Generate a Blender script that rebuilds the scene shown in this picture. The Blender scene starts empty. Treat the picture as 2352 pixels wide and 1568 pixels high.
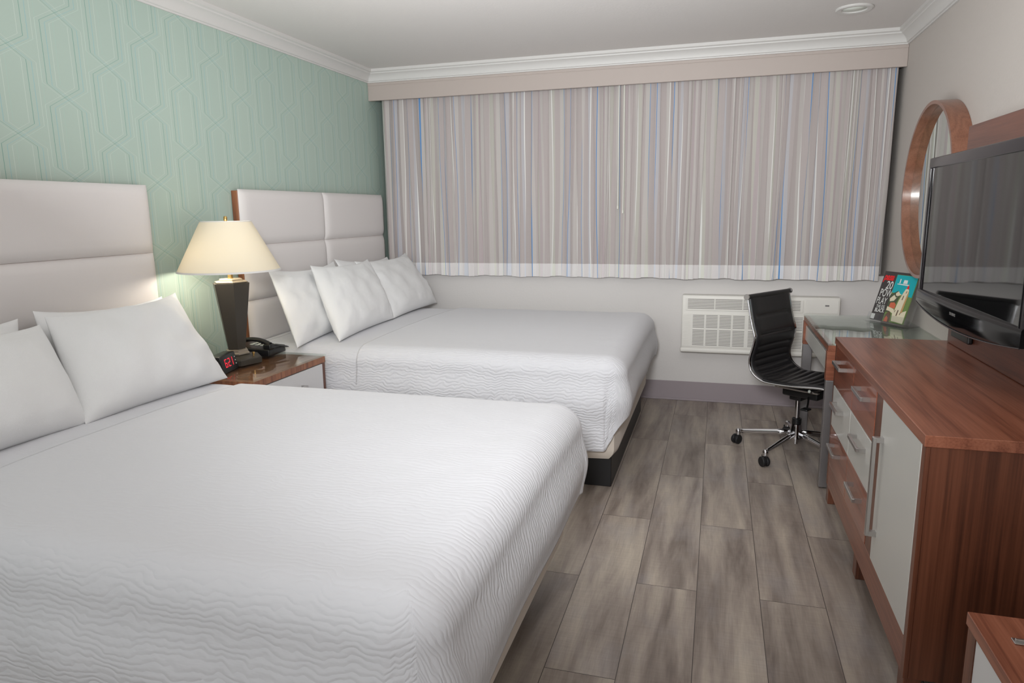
import bpy, bmesh, math, random
from mathutils import Vector, Matrix, noise
random.seed(7)
sc = bpy.context.scene
COL = sc.collection
R = math.radians

# ---------------------------------------------------------------- camera
FPX = 1591.4
YAW, PIT, ROL = R(-16.518), R(-10.558), R(-0.797)
fw = Vector((math.sin(YAW)*math.cos(PIT), math.cos(YAW)*math.cos(PIT), math.sin(PIT)))
r0 = Vector((math.cos(YAW), -math.sin(YAW), 0)); u0 = r0.cross(fw)
rt = r0*math.cos(ROL)+u0*math.sin(ROL); up = -r0*math.sin(ROL)+u0*math.cos(ROL)
cam = bpy.data.cameras.new('camera'); cam_o = bpy.data.objects.new('camera', cam); COL.objects.link(cam_o)
M = Matrix((( rt.x, up.x, -fw.x, 2.589), (rt.y, up.y, -fw.y, -5.113), (rt.z, up.z, -fw.z, 1.381), (0, 0, 0, 1)))
cam_o.matrix_world = M
cam.sensor_width = 36; cam.lens = FPX/2352*36; cam.clip_start = .05
sc.camera = cam_o

# ---------------------------------------------------------------- world, lights, exposure
w = bpy.data.worlds.new('world'); sc.world = w; w.use_nodes = True
w.node_tree.nodes['Background'].inputs[0].default_value = (.9, .93, 1, 1)
w.node_tree.nodes['Background'].inputs[1].default_value = .3
sc.view_settings.view_transform = 'Standard'; sc.view_settings.look = 'None'
sc.view_settings.gamma = 1; sc.view_settings.exposure = 0; sc.view_settings.use_curve_mapping = False

def area(name, loc, target, size, power, color=(1, 1, 1), sy=None):
    l = bpy.data.lights.new(name, 'AREA'); l.energy = power; l.color = color; l.size = size
    if sy: l.shape = 'RECTANGLE'; l.size_y = sy
    o = bpy.data.objects.new(name, l); COL.objects.link(o); o.location = loc
    o.rotation_euler = (Vector(target)-Vector(loc)).to_track_quat('-Z', 'Y').to_euler()
    return o
LC = (.965, .985, 1.0)
fl = bpy.data.lights.new('flash_light', 'SPOT'); fl.energy = 300; fl.color = LC; fl.spot_size = R(78); fl.spot_blend = 1.0; fl.shadow_soft_size = .16
fo = bpy.data.objects.new('flash_light', fl); COL.objects.link(fo); fo.location = (2.45, -5.25, 1.72)
fo.rotation_euler = (Vector((1.75, -.4, 1.32))-fo.location).to_track_quat('-Z', 'Y').to_euler()
area('bounce_fill_light', (1.9, -3.2, 1.50), (1.9, -2.7, 2.44), 1.8, 40, LC)  # added uplight floating mid-room, stands in for flash bounced off the ceiling
area('rear_fill_light', (1.83, -6.2, 1.35), (1.83, 0, 1.45), 3.3, 25, LC, 2.0)  # added soft fill behind the camera, not a fixture of the room

# ---------------------------------------------------------------- helpers
def lin(c):
    return tuple(((x/255)/12.92 if x/255 <= .04045 else ((x/255+.055)/1.055)**2.4) for x in c)+(1,)

class NT:
    def __init__(s, name):
        s.m = bpy.data.materials.new(name); s.m.use_nodes = True
        s.t = s.m.node_tree; s.b = s.t.nodes['Principled BSDF']; s.out = s.t.nodes['Material Output']
    def n(s, typ, **kw):
        x = s.t.nodes.new(typ)
        for k, v in kw.items(): setattr(x, k, v)
        return x
    def l(s, a, b): s.t.links.new(a, b)
    def inp(s, sock, v):
        if hasattr(v, 'is_output') or isinstance(v, bpy.types.NodeSocket): s.l(v, sock)
        else: sock.default_value = v
    def ma(s, op, a, b=0.0, c=0.0, clamp=False):
        x = s.n('ShaderNodeMath', operation=op); x.use_clamp = clamp
        s.inp(x.inputs[0], a); s.inp(x.inputs[1], b); s.inp(x.inputs[2], c)
        return x.outputs[0]
    def mix(s, f, a, b, blend='MIX'):
        x = s.n('ShaderNodeMix', data_type='RGBA', blend_type=blend)
        s.inp(x.inputs[0], f); s.inp(x.inputs[6], a); s.inp(x.inputs[7], b)
        return x.outputs[2]
    def ramp(s, f, stops, interp='LINEAR'):
        x = s.n('ShaderNodeValToRGB'); x.color_ramp.interpolation = interp
        e = x.color_ramp.elements
        while len(e) < len(stops): e.new(.5)
        for i, (p, c) in enumerate(stops): e[i].position = p; e[i].color = c
        s.inp(x.inputs[0], f); return x.outputs[0]
    def obj(s): return s.n('ShaderNodeTexCoord').outputs['Object']
    def uv(s): return s.n('ShaderNodeTexCoord').outputs['UV']
    def mapp(s, v, scale=(1, 1, 1), loc=(0, 0, 0), rot=(0, 0, 0)):
        x = s.n('ShaderNodeMapping'); s.l(v, x.inputs[0])
        x.inputs[1].default_value = loc; x.inputs[2].default_value = rot; x.inputs[3].default_value = scale
        return x.outputs[0]
    def noise(s, v, scale, detail=2, rough=.5, dist=0):
        x = s.n('ShaderNodeTexNoise'); s.l(v, x.inputs['Vector'])
        x.inputs['Scale'].default_value = scale; x.inputs['Detail'].default_value = detail
        x.inputs['Roughness'].default_value = rough; x.inputs['Distortion'].default_value = dist
        return x.outputs[0]
    def bump(s, h, strength=.3, dist=.01):
        x = s.n('ShaderNodeBump'); x.inputs['Strength'].default_value = strength; x.inputs['Distance'].default_value = dist
        s.l(h, x.inputs['Height']); s.l(x.outputs[0], s.b.inputs['Normal'])
    def set(s, **kw):
        names = dict(col='Base Color', rough='Roughness', metal='Metallic', spec='Specular IOR Level', trans='Transmission Weight',
                     coat='Coat Weight', ior='IOR', sheen='Sheen Weight', alpha='Alpha', emit='Emission Color', es='Emission Strength', crough='Coat Roughness')
        for k, v in kw.items(): s.inp(s.b.inputs[names[k]], v)
        return s.m

def flat(name, c, rough=.5, **kw): return NT(name).set(col=lin(c), rough=rough, **kw)

MAT = {}
MAT['chrome'] = flat('chrome', (215, 215, 218), .09, metal=1)
MAT['nickel'] = flat('brushed_nickel', (205, 203, 202), .28, metal=1)
MAT['grey_metal'] = flat('grey_painted_metal', (150, 146, 146), .35, metal=.75)
MAT['brass'] = flat('brass', (210, 175, 110), .25, metal=1)
MAT['white_lam'] = flat('white_laminate', (214, 213, 208), .3, coat=.35, crough=.05)
MAT['white_lam_side'] = flat('white_laminate_bedside', (222, 221, 222), .35)
MAT['black_plastic'] = flat('black_plastic', (22, 22, 23), .35)
MAT['gloss_black'] = flat('gloss_black', (6, 6, 8), .08, spec=.18)
MAT['screen'] = flat('tv_screen', (16, 16, 17), .04, spec=.6, coat=0)
MAT['bezel'] = flat('tv_bezel', (44, 40, 43), .16, spec=.4)
MAT['rubber'] = flat('rubber', (28, 28, 30), .55)
MAT['wheel'] = flat('caster_hub', (70, 74, 76), .4)
MAT['ac'] = flat('ac_plastic', (236, 233, 226), .45)
MAT['ac_dark'] = flat('ac_slot_dark', (142, 138, 133), .7)
MAT['mirror'] = flat('mirror_glass', (225, 232, 228), .015, metal=1)
MAT['trim'] = flat('crown_paint', (214, 212, 209), .45)
MAT['valance'] = flat('valance_paint', (186, 174, 167), .55)
MAT['wand'] = flat('wand_plastic', (235, 235, 225), .3)
MAT['base_vinyl'] = flat('vinyl_baseboard', (158, 147, 151), .45)
MAT['bronze'] = flat('lamp_bronze', (70, 66, 60), .38, metal=.35)
MAT['pewter'] = flat('lamp_pewter', (176, 166, 152), .35, metal=.7)
MAT['key'] = flat('phone_keys', (210, 214, 205), .5)
MAT['black_base'] = flat('bed_base_black', (24, 23, 24), .5)
MAT['white'] = flat('print_white', (225, 225, 222), .5)
MAT['red'] = flat('print_red', (225, 30, 35), .45)
MAT['teal'] = flat('print_teal', (0, 168, 178), .45)
MAT['mag_dark'] = flat('print_dark', (62, 57, 57), .4)
MAT['green'] = flat('print_green', (110, 135, 75), .5)
MAT['darkgreen'] = flat('print_dark_green', (75, 85, 62), .5)
MAT['cream'] = flat('print_cream', (222, 212, 185), .5)
MAT['tan'] = flat('print_tan', (190, 150, 100), .5)
MAT['roofred'] = flat('print_roof', (205, 105, 75), .5)
MAT['brown'] = flat('print_brown', (105, 82, 66), .5)
MAT['led'] = NT('led_red').set(col=lin((120, 20, 25)), emit=lin((235, 40, 60)), es=1.1)
MAT['lens'] = flat('light_lens', (235, 240, 232), .4)

def m_glass(name, tint, rough=.0):
    # thin clear sheet: light passes straight through, the surface mirrors by Fresnel
    n = NT(name); tr = n.n('ShaderNodeBsdfTransparent'); tr.inputs[0].default_value = lin(tint)
    gl = n.n('ShaderNodeBsdfGlossy'); gl.inputs['Roughness'].default_value = .01
    fr = n.n('ShaderNodeFresnel'); gm = n.n('ShaderNodeNewGeometry')
    n.l(n.ma('ADD', 1.5, n.ma('MULTIPLY', gm.outputs['Backfacing'], 1/1.5-1.5)), fr.inputs[0])
    mx = n.n('ShaderNodeMixShader'); n.l(fr.outputs[0], mx.inputs[0]); n.l(tr.outputs[0], mx.inputs[1]); n.l(gl.outputs[0], mx.inputs[2])
    n.l(mx.outputs[0], n.out.inputs[0]); return n.m
MAT['acrylic'] = m_glass('acrylic', (250, 251, 251))
MAT['sheet_glass'] = m_glass('table_glass', (250, 254, 251))

def m_wood(name, axis, dark, mid, light, rough=.3, scale=1.0, coat=.25, cr=.25):
    n = NT(name); o = n.obj()
    st = {'x': (.06, 1, 1), 'y': (1, .06, 1), 'z': (1, 1, .06)}[axis]
    v = n.mapp(o, tuple(a*scale for a in st))
    big = n.noise(v, 5, 2, .5, .35)
    wv = n.ma('FRACT', n.ma('MULTIPLY', big, 9))
    tri = n.ma('ABSOLUTE', n.ma('SUBTRACT', wv, .5))
    fine = n.noise(n.mapp(o, tuple((a if a == 1 else .02)*scale for a in st)), 170, 2, .6)
    f = n.ma('ADD', n.ma('ADD', .12, n.ma('MULTIPLY', tri, .75)), n.ma('MULTIPLY', n.ma('SUBTRACT', fine, .5), 1.0), clamp=True)
    c = n.ramp(f, [(0.02, lin(dark)), (.32, lin(mid)), (.75, lin(light))])
    n.bump(fine, .05, .002)
    return n.set(col=c, rough=rough, coat=coat, crough=cr)
WD, WM, WL = (122, 70, 52), (150, 92, 69), (168, 108, 84)
MAT['wood_y'] = m_wood('walnut_along_y', 'y', WD, WM, WL)
MAT['wood_front'] = m_wood('walnut_drawer_front', 'y', (130, 69, 47), (154, 86, 61), (172, 102, 75), .3, 1.0, .6, .05)
MAT['wood_panel'] = m_wood('walnut_wall_panel', 'y', (86, 48, 35), (108, 62, 45), (126, 76, 57))
MAT['wood_z'] = m_wood('walnut_along_z', 'z', (78, 44, 31), (108, 63, 44), (132, 80, 58), .35, .6)
MAT['wood_x'] = m_wood('walnut_along_x', 'x', WD, WM, WL)
MAT['wood_m'] = m_wood('walnut_mirror_frame', 'y', (122, 79, 60), (136, 90, 69), (150, 101, 79), .3, 1.0, .45, .15)
MAT['wood_h'] = m_wood('walnut_headboard', 'z', (118, 70, 44), (150, 94, 62), (168, 112, 76), .4)

def m_fabric(name, c, bscale=900, bs=.08, rough=.85, sheen=.2):
    n = NT(name); h = n.noise(n.obj(), bscale, 2); h2 = n.noise(n.obj(), 9, 3)
    n.bump(n.ma('ADD', n.ma('MULTIPLY', h, .25), h2), bs, .012)
    return n.set(col=lin(c), rough=rough, sheen=sheen)
MAT['pillow'] = m_fabric('pillow_cotton', (232, 232, 232), 500, .3)
MAT['sheet'] = m_fabric('sheet_cotton', (220, 220, 222), 500, .12)
MAT['boxspring'] = m_fabric('box_spring_cloth', (214, 203, 190), 700, .1)
MAT['vinyl'] = m_fabric('headboard_vinyl', (226, 221, 219), 350, .05, .5, 0)

def m_coverlet():
    n = NT('matelasse_coverlet'); uv = n.uv()
    wob = n.noise(n.mapp(uv, (1, 1, 1)), 7, 2)
    wob2 = n.noise(n.mapp(uv, (1, 1, 1), (3, 5, 0)), 30, 1)
    sep = n.n('ShaderNodeSeparateXYZ'); n.l(uv, sep.inputs[0])
    v = n.ma('ADD', sep.outputs[1], n.ma('ADD', n.ma('MULTIPLY', wob, .085), n.ma('MULTIPLY', wob2, .024)))
    s = n.ma('SINE', n.ma('MULTIPLY', v, 2*math.pi/.0165))
    amp = n.noise(n.mapp(uv, (26, 60, 1)), 1, 2)
    h = n.ma('MULTIPLY', n.ma('POWER', n.ma('ADD', n.ma('MULTIPLY', s, .5), .5), .6), n.ma('ADD', amp, .1))
    at = n.n('ShaderNodeAttribute'); at.attribute_name = 'hang'   # ripples toned down on top to imitate flat light, full where it hangs
    h = n.ma('MULTIPLY', h, n.ma('ADD', .3, n.ma('MULTIPLY', at.outputs['Fac'], 1.15)))
    n.bump(h, .42, .0045)
    return n.set(col=lin((216, 216, 220)), rough=.8, sheen=.15)
MAT['coverlet'] = m_coverlet()

def m_leather():
    n = NT('black_leather'); h = n.noise(n.obj(), 260, 3)
    n.bump(h, .12, .003); return n.set(col=lin((34, 33, 35)), rough=.38)
MAT['leather'] = m_leather()

def m_wall(name, c):
    n = NT(name); h = n.noise(n.obj(), 70, 4, .6); n.bump(h, .16, .006)
    return n.set(col=lin(c), rough=.75)
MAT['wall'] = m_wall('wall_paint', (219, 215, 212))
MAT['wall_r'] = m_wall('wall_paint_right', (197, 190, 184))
MAT['ceiling'] = m_wall('ceiling_paint', (222, 218, 215))

def m_paper():
    n = NT('geometric_wallpaper'); sep = n.n('ShaderNodeSeparateXYZ'); n.l(n.obj(), sep.inputs[0])
    y0, z0 = sep.outputs[1], sep.outputs[2]
    def line(dy, dz, t):
        res = None
        for (yc, zc) in ((-2.775, 1.867), (-2.550, 1.7045)):
            a = n.ma('ABSOLUTE', n.ma('SUBTRACT', n.ma('FLOORED_MODULO', n.ma('ADD', y0, -yc-dy+.225), .45), .225))
            d = n.ma('ABSOLUTE', n.ma('SUBTRACT', n.ma('FLOORED_MODULO', n.ma('ADD', z0, -zc-dz+.1625), .325), .1625))
            s = n.ma('MULTIPLY', n.ma('MINIMUM', n.ma('DIVIDE', d, .043), 1.0), .073)
            e = n.ma('ABSOLUTE', n.ma('SUBTRACT', a, s))
            k = n.ma('SUBTRACT', 1.0, n.ma('DIVIDE', e, t), clamp=True)
            res = k if res is None else n.ma('MAXIMUM', res, k)
        return res
    base = n.mix(n.noise(n.mapp(n.obj(), (1, 1, .25)), 2.2, 1), lin((174, 193, 183)), lin((181, 198, 186)))
    c = n.mix(n.ma('MULTIPLY', line(.042, -.004, .0015), .5), base, lin((232, 236, 228)))
    c = n.mix(n.ma('MULTIPLY', line(-.021, .003, .0015), .5), c, lin((232, 236, 228)))
    c = n.mix(n.ma('MULTIPLY', line(.060, .006, .0015), .25), c, lin((160, 215, 200)))
    c = n.mix(n.ma('MULTIPLY', line(.022, -.004, .0015), .75), c, lin((110, 185, 205)))
    c = n.mix(n.ma('MULTIPLY', line(0, 0, .0017), .85), c, lin((50, 135, 122)))
    return n.set(col=c, rough=.6)
MAT['paper'] = m_paper()

def m_floor():
    n = NT('grey_plank_floor'); o = n.obj(); sep = n.n('ShaderNodeSeparateXYZ'); n.l(o, sep.inputs[0])
    cmb = n.n('ShaderNodeCombineXYZ'); n.l(n.ma('ADD', sep.outputs[1], 2.68+1.14*5), cmb.inputs[0])
    n.l(n.ma('ADD', sep.outputs[0], .2195*10-2.125), cmb.inputs[1])
    br = n.n('ShaderNodeTexBrick'); n.l(cmb.outputs[0], br.inputs['Vector'])
    br.offset = .5; br.offset_frequency = 2; br.inputs['Scale'].default_value = 1
    br.inputs['Color1'].default_value = (0, 0, 0, 1); br.inputs['Color2'].default_value = (1, 1, 1, 1); br.inputs['Mortar'].default_value = (.5, .5, .5, 1)
    br.inputs['Mortar Size'].default_value = .0011; br.inputs['Mortar Smooth'].default_value = 0; br.inputs['Bias'].default_value = 0
    br.inputs['Brick Width'].default_value = 1.14; br.inputs['Row Height'].default_value = .2195
    rnd = n.ma('MULTIPLY', br.outputs['Color'], 7.0)
    cv = n.n('ShaderNodeCombineXYZ'); n.l(rnd, cv.inputs[2]); n.l(sep.outputs[0], cv.inputs[0]); n.l(sep.outputs[1], cv.inputs[1])
    p = cv.outputs[0]
    big = n.noise(n.mapp(p, (1, .11, 1)), 13, 4, .55, .35)
    blot = n.noise(n.mapp(p, (1, .5, 1), (4, 2, 0)), 6, 3, .6)
    saw = n.noise(n.mapp(p, (.10, 1, 1)), 110, 2, .6)
    fine = n.noise(n.mapp(p, (1, .05, 1)), 240, 3, .7)
    c = n.ramp(big, [(.30, lin((118, 106, 98))), (.5, lin((160, 148, 138))), (.72, lin((192, 180, 165)))])
    c = n.mix(n.ma('MULTIPLY', n.ma('SUBTRACT', blot, .5, clamp=True), 1.6, clamp=True), c, lin((160, 156, 158)))
    c = n.mix(.12, c, n.ramp(saw, [(.3, (.35, .35, .35, 1)), (.7, (.75, .75, .75, 1))]), 'OVERLAY')
    c = n.mix(.22, c, n.ramp(fine, [(.3, (.32, .32, .32, 1)), (.7, (.68, .68, .68, 1))]), 'OVERLAY')
    c = n.mix(n.ma('MULTIPLY', br.outputs['Color'], .45), c, lin((118, 108, 104)), 'MULTIPLY') if False else c
    dk = n.mix(.22, c, lin((60, 50, 46)))
    c = n.mix(br.outputs['Color'], c, dk)
    c = n.mix(br.outputs['Fac'], c, lin((58, 50, 47)))
    n.bump(n.ma('ADD', n.ma('MULTIPLY', fine, .5), n.ma('MULTIPLY', saw, .4)), .12, .002)
    return n.set(col=c, rough=.42)
MAT['floor'] = m_floor()

def m_curtain(name, hem):
    n = NT(name); uv = n.uv(); sep = n.n('ShaderNodeSeparateXYZ'); n.l(uv, sep.inputs[0])
    u = sep.outputs[0]
    B = (182, 172, 170); Wt = (194, 188, 184); G = (190, 187, 178); Bl = (74, 142, 205); Wh = (232, 232, 228); Mv = (185, 172, 173); Lb = (187, 185, 189)
    if hem: B, Wt, G, Mv, Lb = (222, 217, 216), (227, 224, 222), (224, 224, 214), (224, 216, 217), (216, 219, 227)
    segs = [(.0, B), (.030, Wt), (.055, Wh), (.0595, G), (.085, B), (.120, Wt), (.145, G), (.155, Bl), (.1585, B), (.215, Bl), (.219, Lb), (.242, B),
            (.300, Wt), (.326, Wh), (.3305, B), (.372, Bl), (.3755, Wt), (.395, B), (.43, Lb), (.450, Wh), (.454, B), (.515, Bl), (.519, Wt), (.545, B), (.570, G), (.59, Mv), (.615, Wt), (.640, B)]
    P = .66
    f = n.ma('DIVIDE', n.ma('FLOORED_MODULO', u, P), P)
    c = n.ramp(f, [(a/P, lin(cc)) for a, cc in segs], 'CONSTANT')
    f2 = n.ma('FRACT', n.ma('MULTIPLY', u, 90))
    c = n.mix(n.ma('MULTIPLY', f2, .06), c, lin((222, 218, 214)))
    c = n.mix(.12, c, lin((150, 142, 140))) if not hem else c
    return n.set(col=c, rough=.85, sheen=.1)
MAT['curtain'] = m_curtain('striped_curtain', False)
MAT['hem'] = m_curtain('striped_curtain_hem', True)

def m_shade():
    n = NT('lamp_shade_cloth'); t = n.t
    tr = n.n('ShaderNodeBsdfTranslucent'); tr.inputs[0].default_value = lin((250, 243, 228))
    mx = n.n('ShaderNodeMixShader'); mx.inputs[0].default_value = .20
    n.set(col=lin((234, 226, 206)), rough=.9)
    n.l(n.b.outputs[0], mx.inputs[1]); n.l(tr.outputs[0], mx.inputs[2]); n.l(mx.outputs[0], n.out.inputs[0])
    return n.m
MAT['shade'] = m_shade()

def new_obj(name, bm, mat, parent=None, smooth=False, angle=None):
    me = bpy.data.meshes.new(name); bmesh.ops.recalc_face_normals(bm, faces=bm.faces[:]); bm.to_mesh(me); bm.free()
    for m in (mat if isinstance(mat, (list, tuple)) else [mat]): me.materials.append(MAT[m] if isinstance(m, str) else m)
    if smooth or angle:
        for p in me.polygons: p.use_smooth = True
        if angle:
            try: me.set_sharp_from_angle(angle=R(angle))
            except Exception: pass
    o = bpy.data.objects.new(name, me); COL.objects.link(o)
    if parent:
        o.parent = parent
        bpy.context.view_layer.update()
        root = parent
        o.matrix_parent_inverse = parent.matrix_world.inverted() if parent.get('_world') else Matrix()
    return o

def tag(o, label=None, cat=None, group=None, kind=None):
    if label: o['label'] = label
    if cat: o['category'] = cat
    if group: o['group'] = group
    if kind: o['kind'] = kind
    return o

def empty(name, loc, label, cat, rz=0, group=None):
    """Empty at a thing's base.  Parts are modelled in the empty's local space."""
    o = bpy.data.objects.new(name, None); COL.objects.link(o); o.location = loc; o.rotation_euler = (0, 0, rz)
    o.empty_display_size = .1
    return tag(o, label, cat, group)

def box(bm, x0, x1, y0, y1, z0, z1, bev=0, seg=2, mi=0, mat=None):
    t = bmesh.new(); bmesh.ops.create_cube(t, size=1)
    for v in t.verts:
        v.co = Vector(((x0+x1)/2+v.co.x*(x1-x0), (y0+y1)/2+v.co.y*(y1-y0), (z0+z1)/2+v.co.z*(z1-z0)))
    if bev: bmesh.ops.bevel(t, geom=t.edges[:], offset=bev, segments=seg, profile=.5, affect='EDGES')
    add(bm, t, mi, mat)

def add(bm, t, mi=0, mat=None):
    mp = {}
    for v in t.verts: mp[v] = bm.verts.new(mat @ v.co if mat else v.co)
    for f in t.faces:
        try:
            g = bm.faces.new([mp[v] for v in f.verts]); g.material_index = mi
        except ValueError: pass
    t.free()

def tube(bm, pts, r, n=10, caps=True, sq=None, mi=0):
    """tube along pts; r number or list; sq=(a,b) elliptical scaling"""
    pts = [Vector(p) for p in pts]; N = len(pts); rs = r if isinstance(r, (list, tuple)) else [r]*N
    rings = []; prev = None
    for i, p in enumerate(pts):
        d = (pts[min(i+1, N-1)]-pts[max(i-1, 0)]).normalized()
        ref = Vector((0, 0, 1)) if abs(d.z) < .95 else Vector((0, 1, 0))
        if prev is None: a = d.cross(ref).normalized()
        else: a = (prev - d*prev.dot(d)).normalized()
        prev = a; b = d.cross(a)
        sa, sb = sq if sq else (1, 1)
        rings.append([bm.verts.new(p+a*math.cos(2*math.pi*k/n)*rs[i]*sa+b*math.sin(2*math.pi*k/n)*rs[i]*sb) for k in range(n)])
    for i in range(N-1):
        for k in range(n):
            f = bm.faces.new([rings[i][k], rings[i][(k+1) % n], rings[i+1][(k+1) % n], rings[i+1][k]]); f.material_index = mi
    if caps:
        bm.faces.new(rings[0][::-1]).material_index = mi; bm.faces.new(rings[-1]).material_index = mi

def lathe(bm, prof, n=40, c=(0, 0, 0), rot=0, closed=False, axis='z', mi=0):
    rings = []
    for (r_, z_) in prof:
        ring = []
        for k in range(n):
            a = 2*math.pi*k/n+rot
            if axis == 'z': co = (c[0]+r_*math.cos(a), c[1]+r_*math.sin(a), c[2]+z_)
            elif axis == 'x': co = (c[0]+z_, c[1]+r_*math.cos(a), c[2]+r_*math.sin(a))
            else: co = (c[0]+r_*math.cos(a), c[1]+z_, c[2]+r_*math.sin(a))
            ring.append(bm.verts.new(co))
        rings.append(ring)
    m = len(rings)
    for i in range(m if closed else m-1):
        A, B_ = rings[i], rings[(i+1) % m]
        for k in range(n):
            f = bm.faces.new([A[k], A[(k+1) % n], B_[(k+1) % n], B_[k]]); f.material_index = mi
    if not closed:
        if prof[0][0] > 1e-6: bm.faces.new(rings[0][::-1]).material_index = mi
        if prof[-1][0] > 1e-6: bm.faces.new(rings[-1]).material_index = mi
        bmesh.ops.remove_doubles(bm, verts=bm.verts[:], dist=1e-7)

def struct(name, bm, mat, **kw):
    return tag(new_obj(name, bm, mat, **kw), kind='structure')

# ---------------------------------------------------------------- room
W, H, YB = 3.660, 2.44, -6.3
b = bmesh.new(); box(b, -.1, W+.1, YB-.1, .1, -.1, 0); struct('floor', b, 'floor')
b = bmesh.new(); box(b, -.1, W+.1, YB-.1, .25, H, H+.1); struct('ceiling', b, 'ceiling')
b = bmesh.new(); box(b, -.1, 0, YB, .25, 0, H); struct('wall_left', b, 'paper')
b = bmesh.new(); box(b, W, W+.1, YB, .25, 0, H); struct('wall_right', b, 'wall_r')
b = bmesh.new(); box(b, 0, W, 0, .25, 0, .93); box(b, 0, W, .13, .25, .93, H); struct('wall_back', b, 'wall')
b = bmesh.new(); box(b, -.1, W+.1, YB-.1, YB, 0, H); struct('wall_front', b, 'wall')

VD = .133
prof = [(0, 2.353), (.010, 2.353), (.011, 2.360), (.019, 2.363), (.021, 2.372), (.026, 2.384), (.036, 2.396), (.049, 2.405), (.058, 2.409), (.060, 2.416),
        (.066, 2.419), (.073, 2.421), (.073, 2.44)]
def crown(name, fa, fb):
    b = bmesh.new(); A = [b.verts.new(fa(d, z)) for d, z in prof]; B_ = [b.verts.new(fb(d, z)) for d, z in prof]
    for i in range(len(prof)-1): b.faces.new([A[i], A[i+1], B_[i+1], B_[i]])
    a1 = b.verts.new(fa(0, 2.44)); b1 = b.verts.new(fb(0, 2.44))
    b.faces.new(A+[a1]); b.faces.new(B_+[b1]); b.faces.new([A[-1], a1, b1, B_[-1]]); b.faces.new([A[0], B_[0], b1, a1])
    struct(name, b, 'trim', angle=35)
crown('trim_1', lambda d, z: (d, YB, z), lambda d, z: (d, -VD-d, z))
crown('trim_2', lambda d, z: (d, -VD-d, z), lambda d, z: (W-d, -VD-d, z))
crown('trim_3', lambda d, z: (W-d, YB, z), lambda d, z: (W-d, -VD-d, z))

def baseboard(name, x0, x1, y0, y1, dx, dy):
    b = bmesh.new()
    box(b, x0, x1, y0, y1, 0, .142, .002, 1)
    box(b, min(x0, x0+dx), max(x1, x1+dx), min(y0, y0+dy), max(y1, y1+dy), 0, .014, .003, 2)
    struct(name, b, 'base_vinyl')
baseboard('baseboard_back', .007, W-.007, -.007, 0, 0, -.010)
baseboard('baseboard_left', 0, .007, YB, 0, .008, 0)
baseboard('baseboard_right', W-.007, W, YB, 0, -.008, 0)

# valance board over the curtains
v = empty('valance', (0, -VD, 2.2256), 'long beige painted valance board running above the striped curtains', 'valance')
b = bmesh.new(); box(b, .001, W-.001, 0, .020, 0, .1275, .0015, 1); new_obj('face_board', b, 'valance', v)
b = bmesh.new(); box(b, .001, W-.001, -.004, .0, .108, .1275, .0015, 1); new_obj('top_moulding', b, 'valance', v)
b = bmesh.new(); box(b, .001, W-.001, .02, VD-.001, .108, .126); new_obj('top_board', b, 'valance', v)

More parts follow.
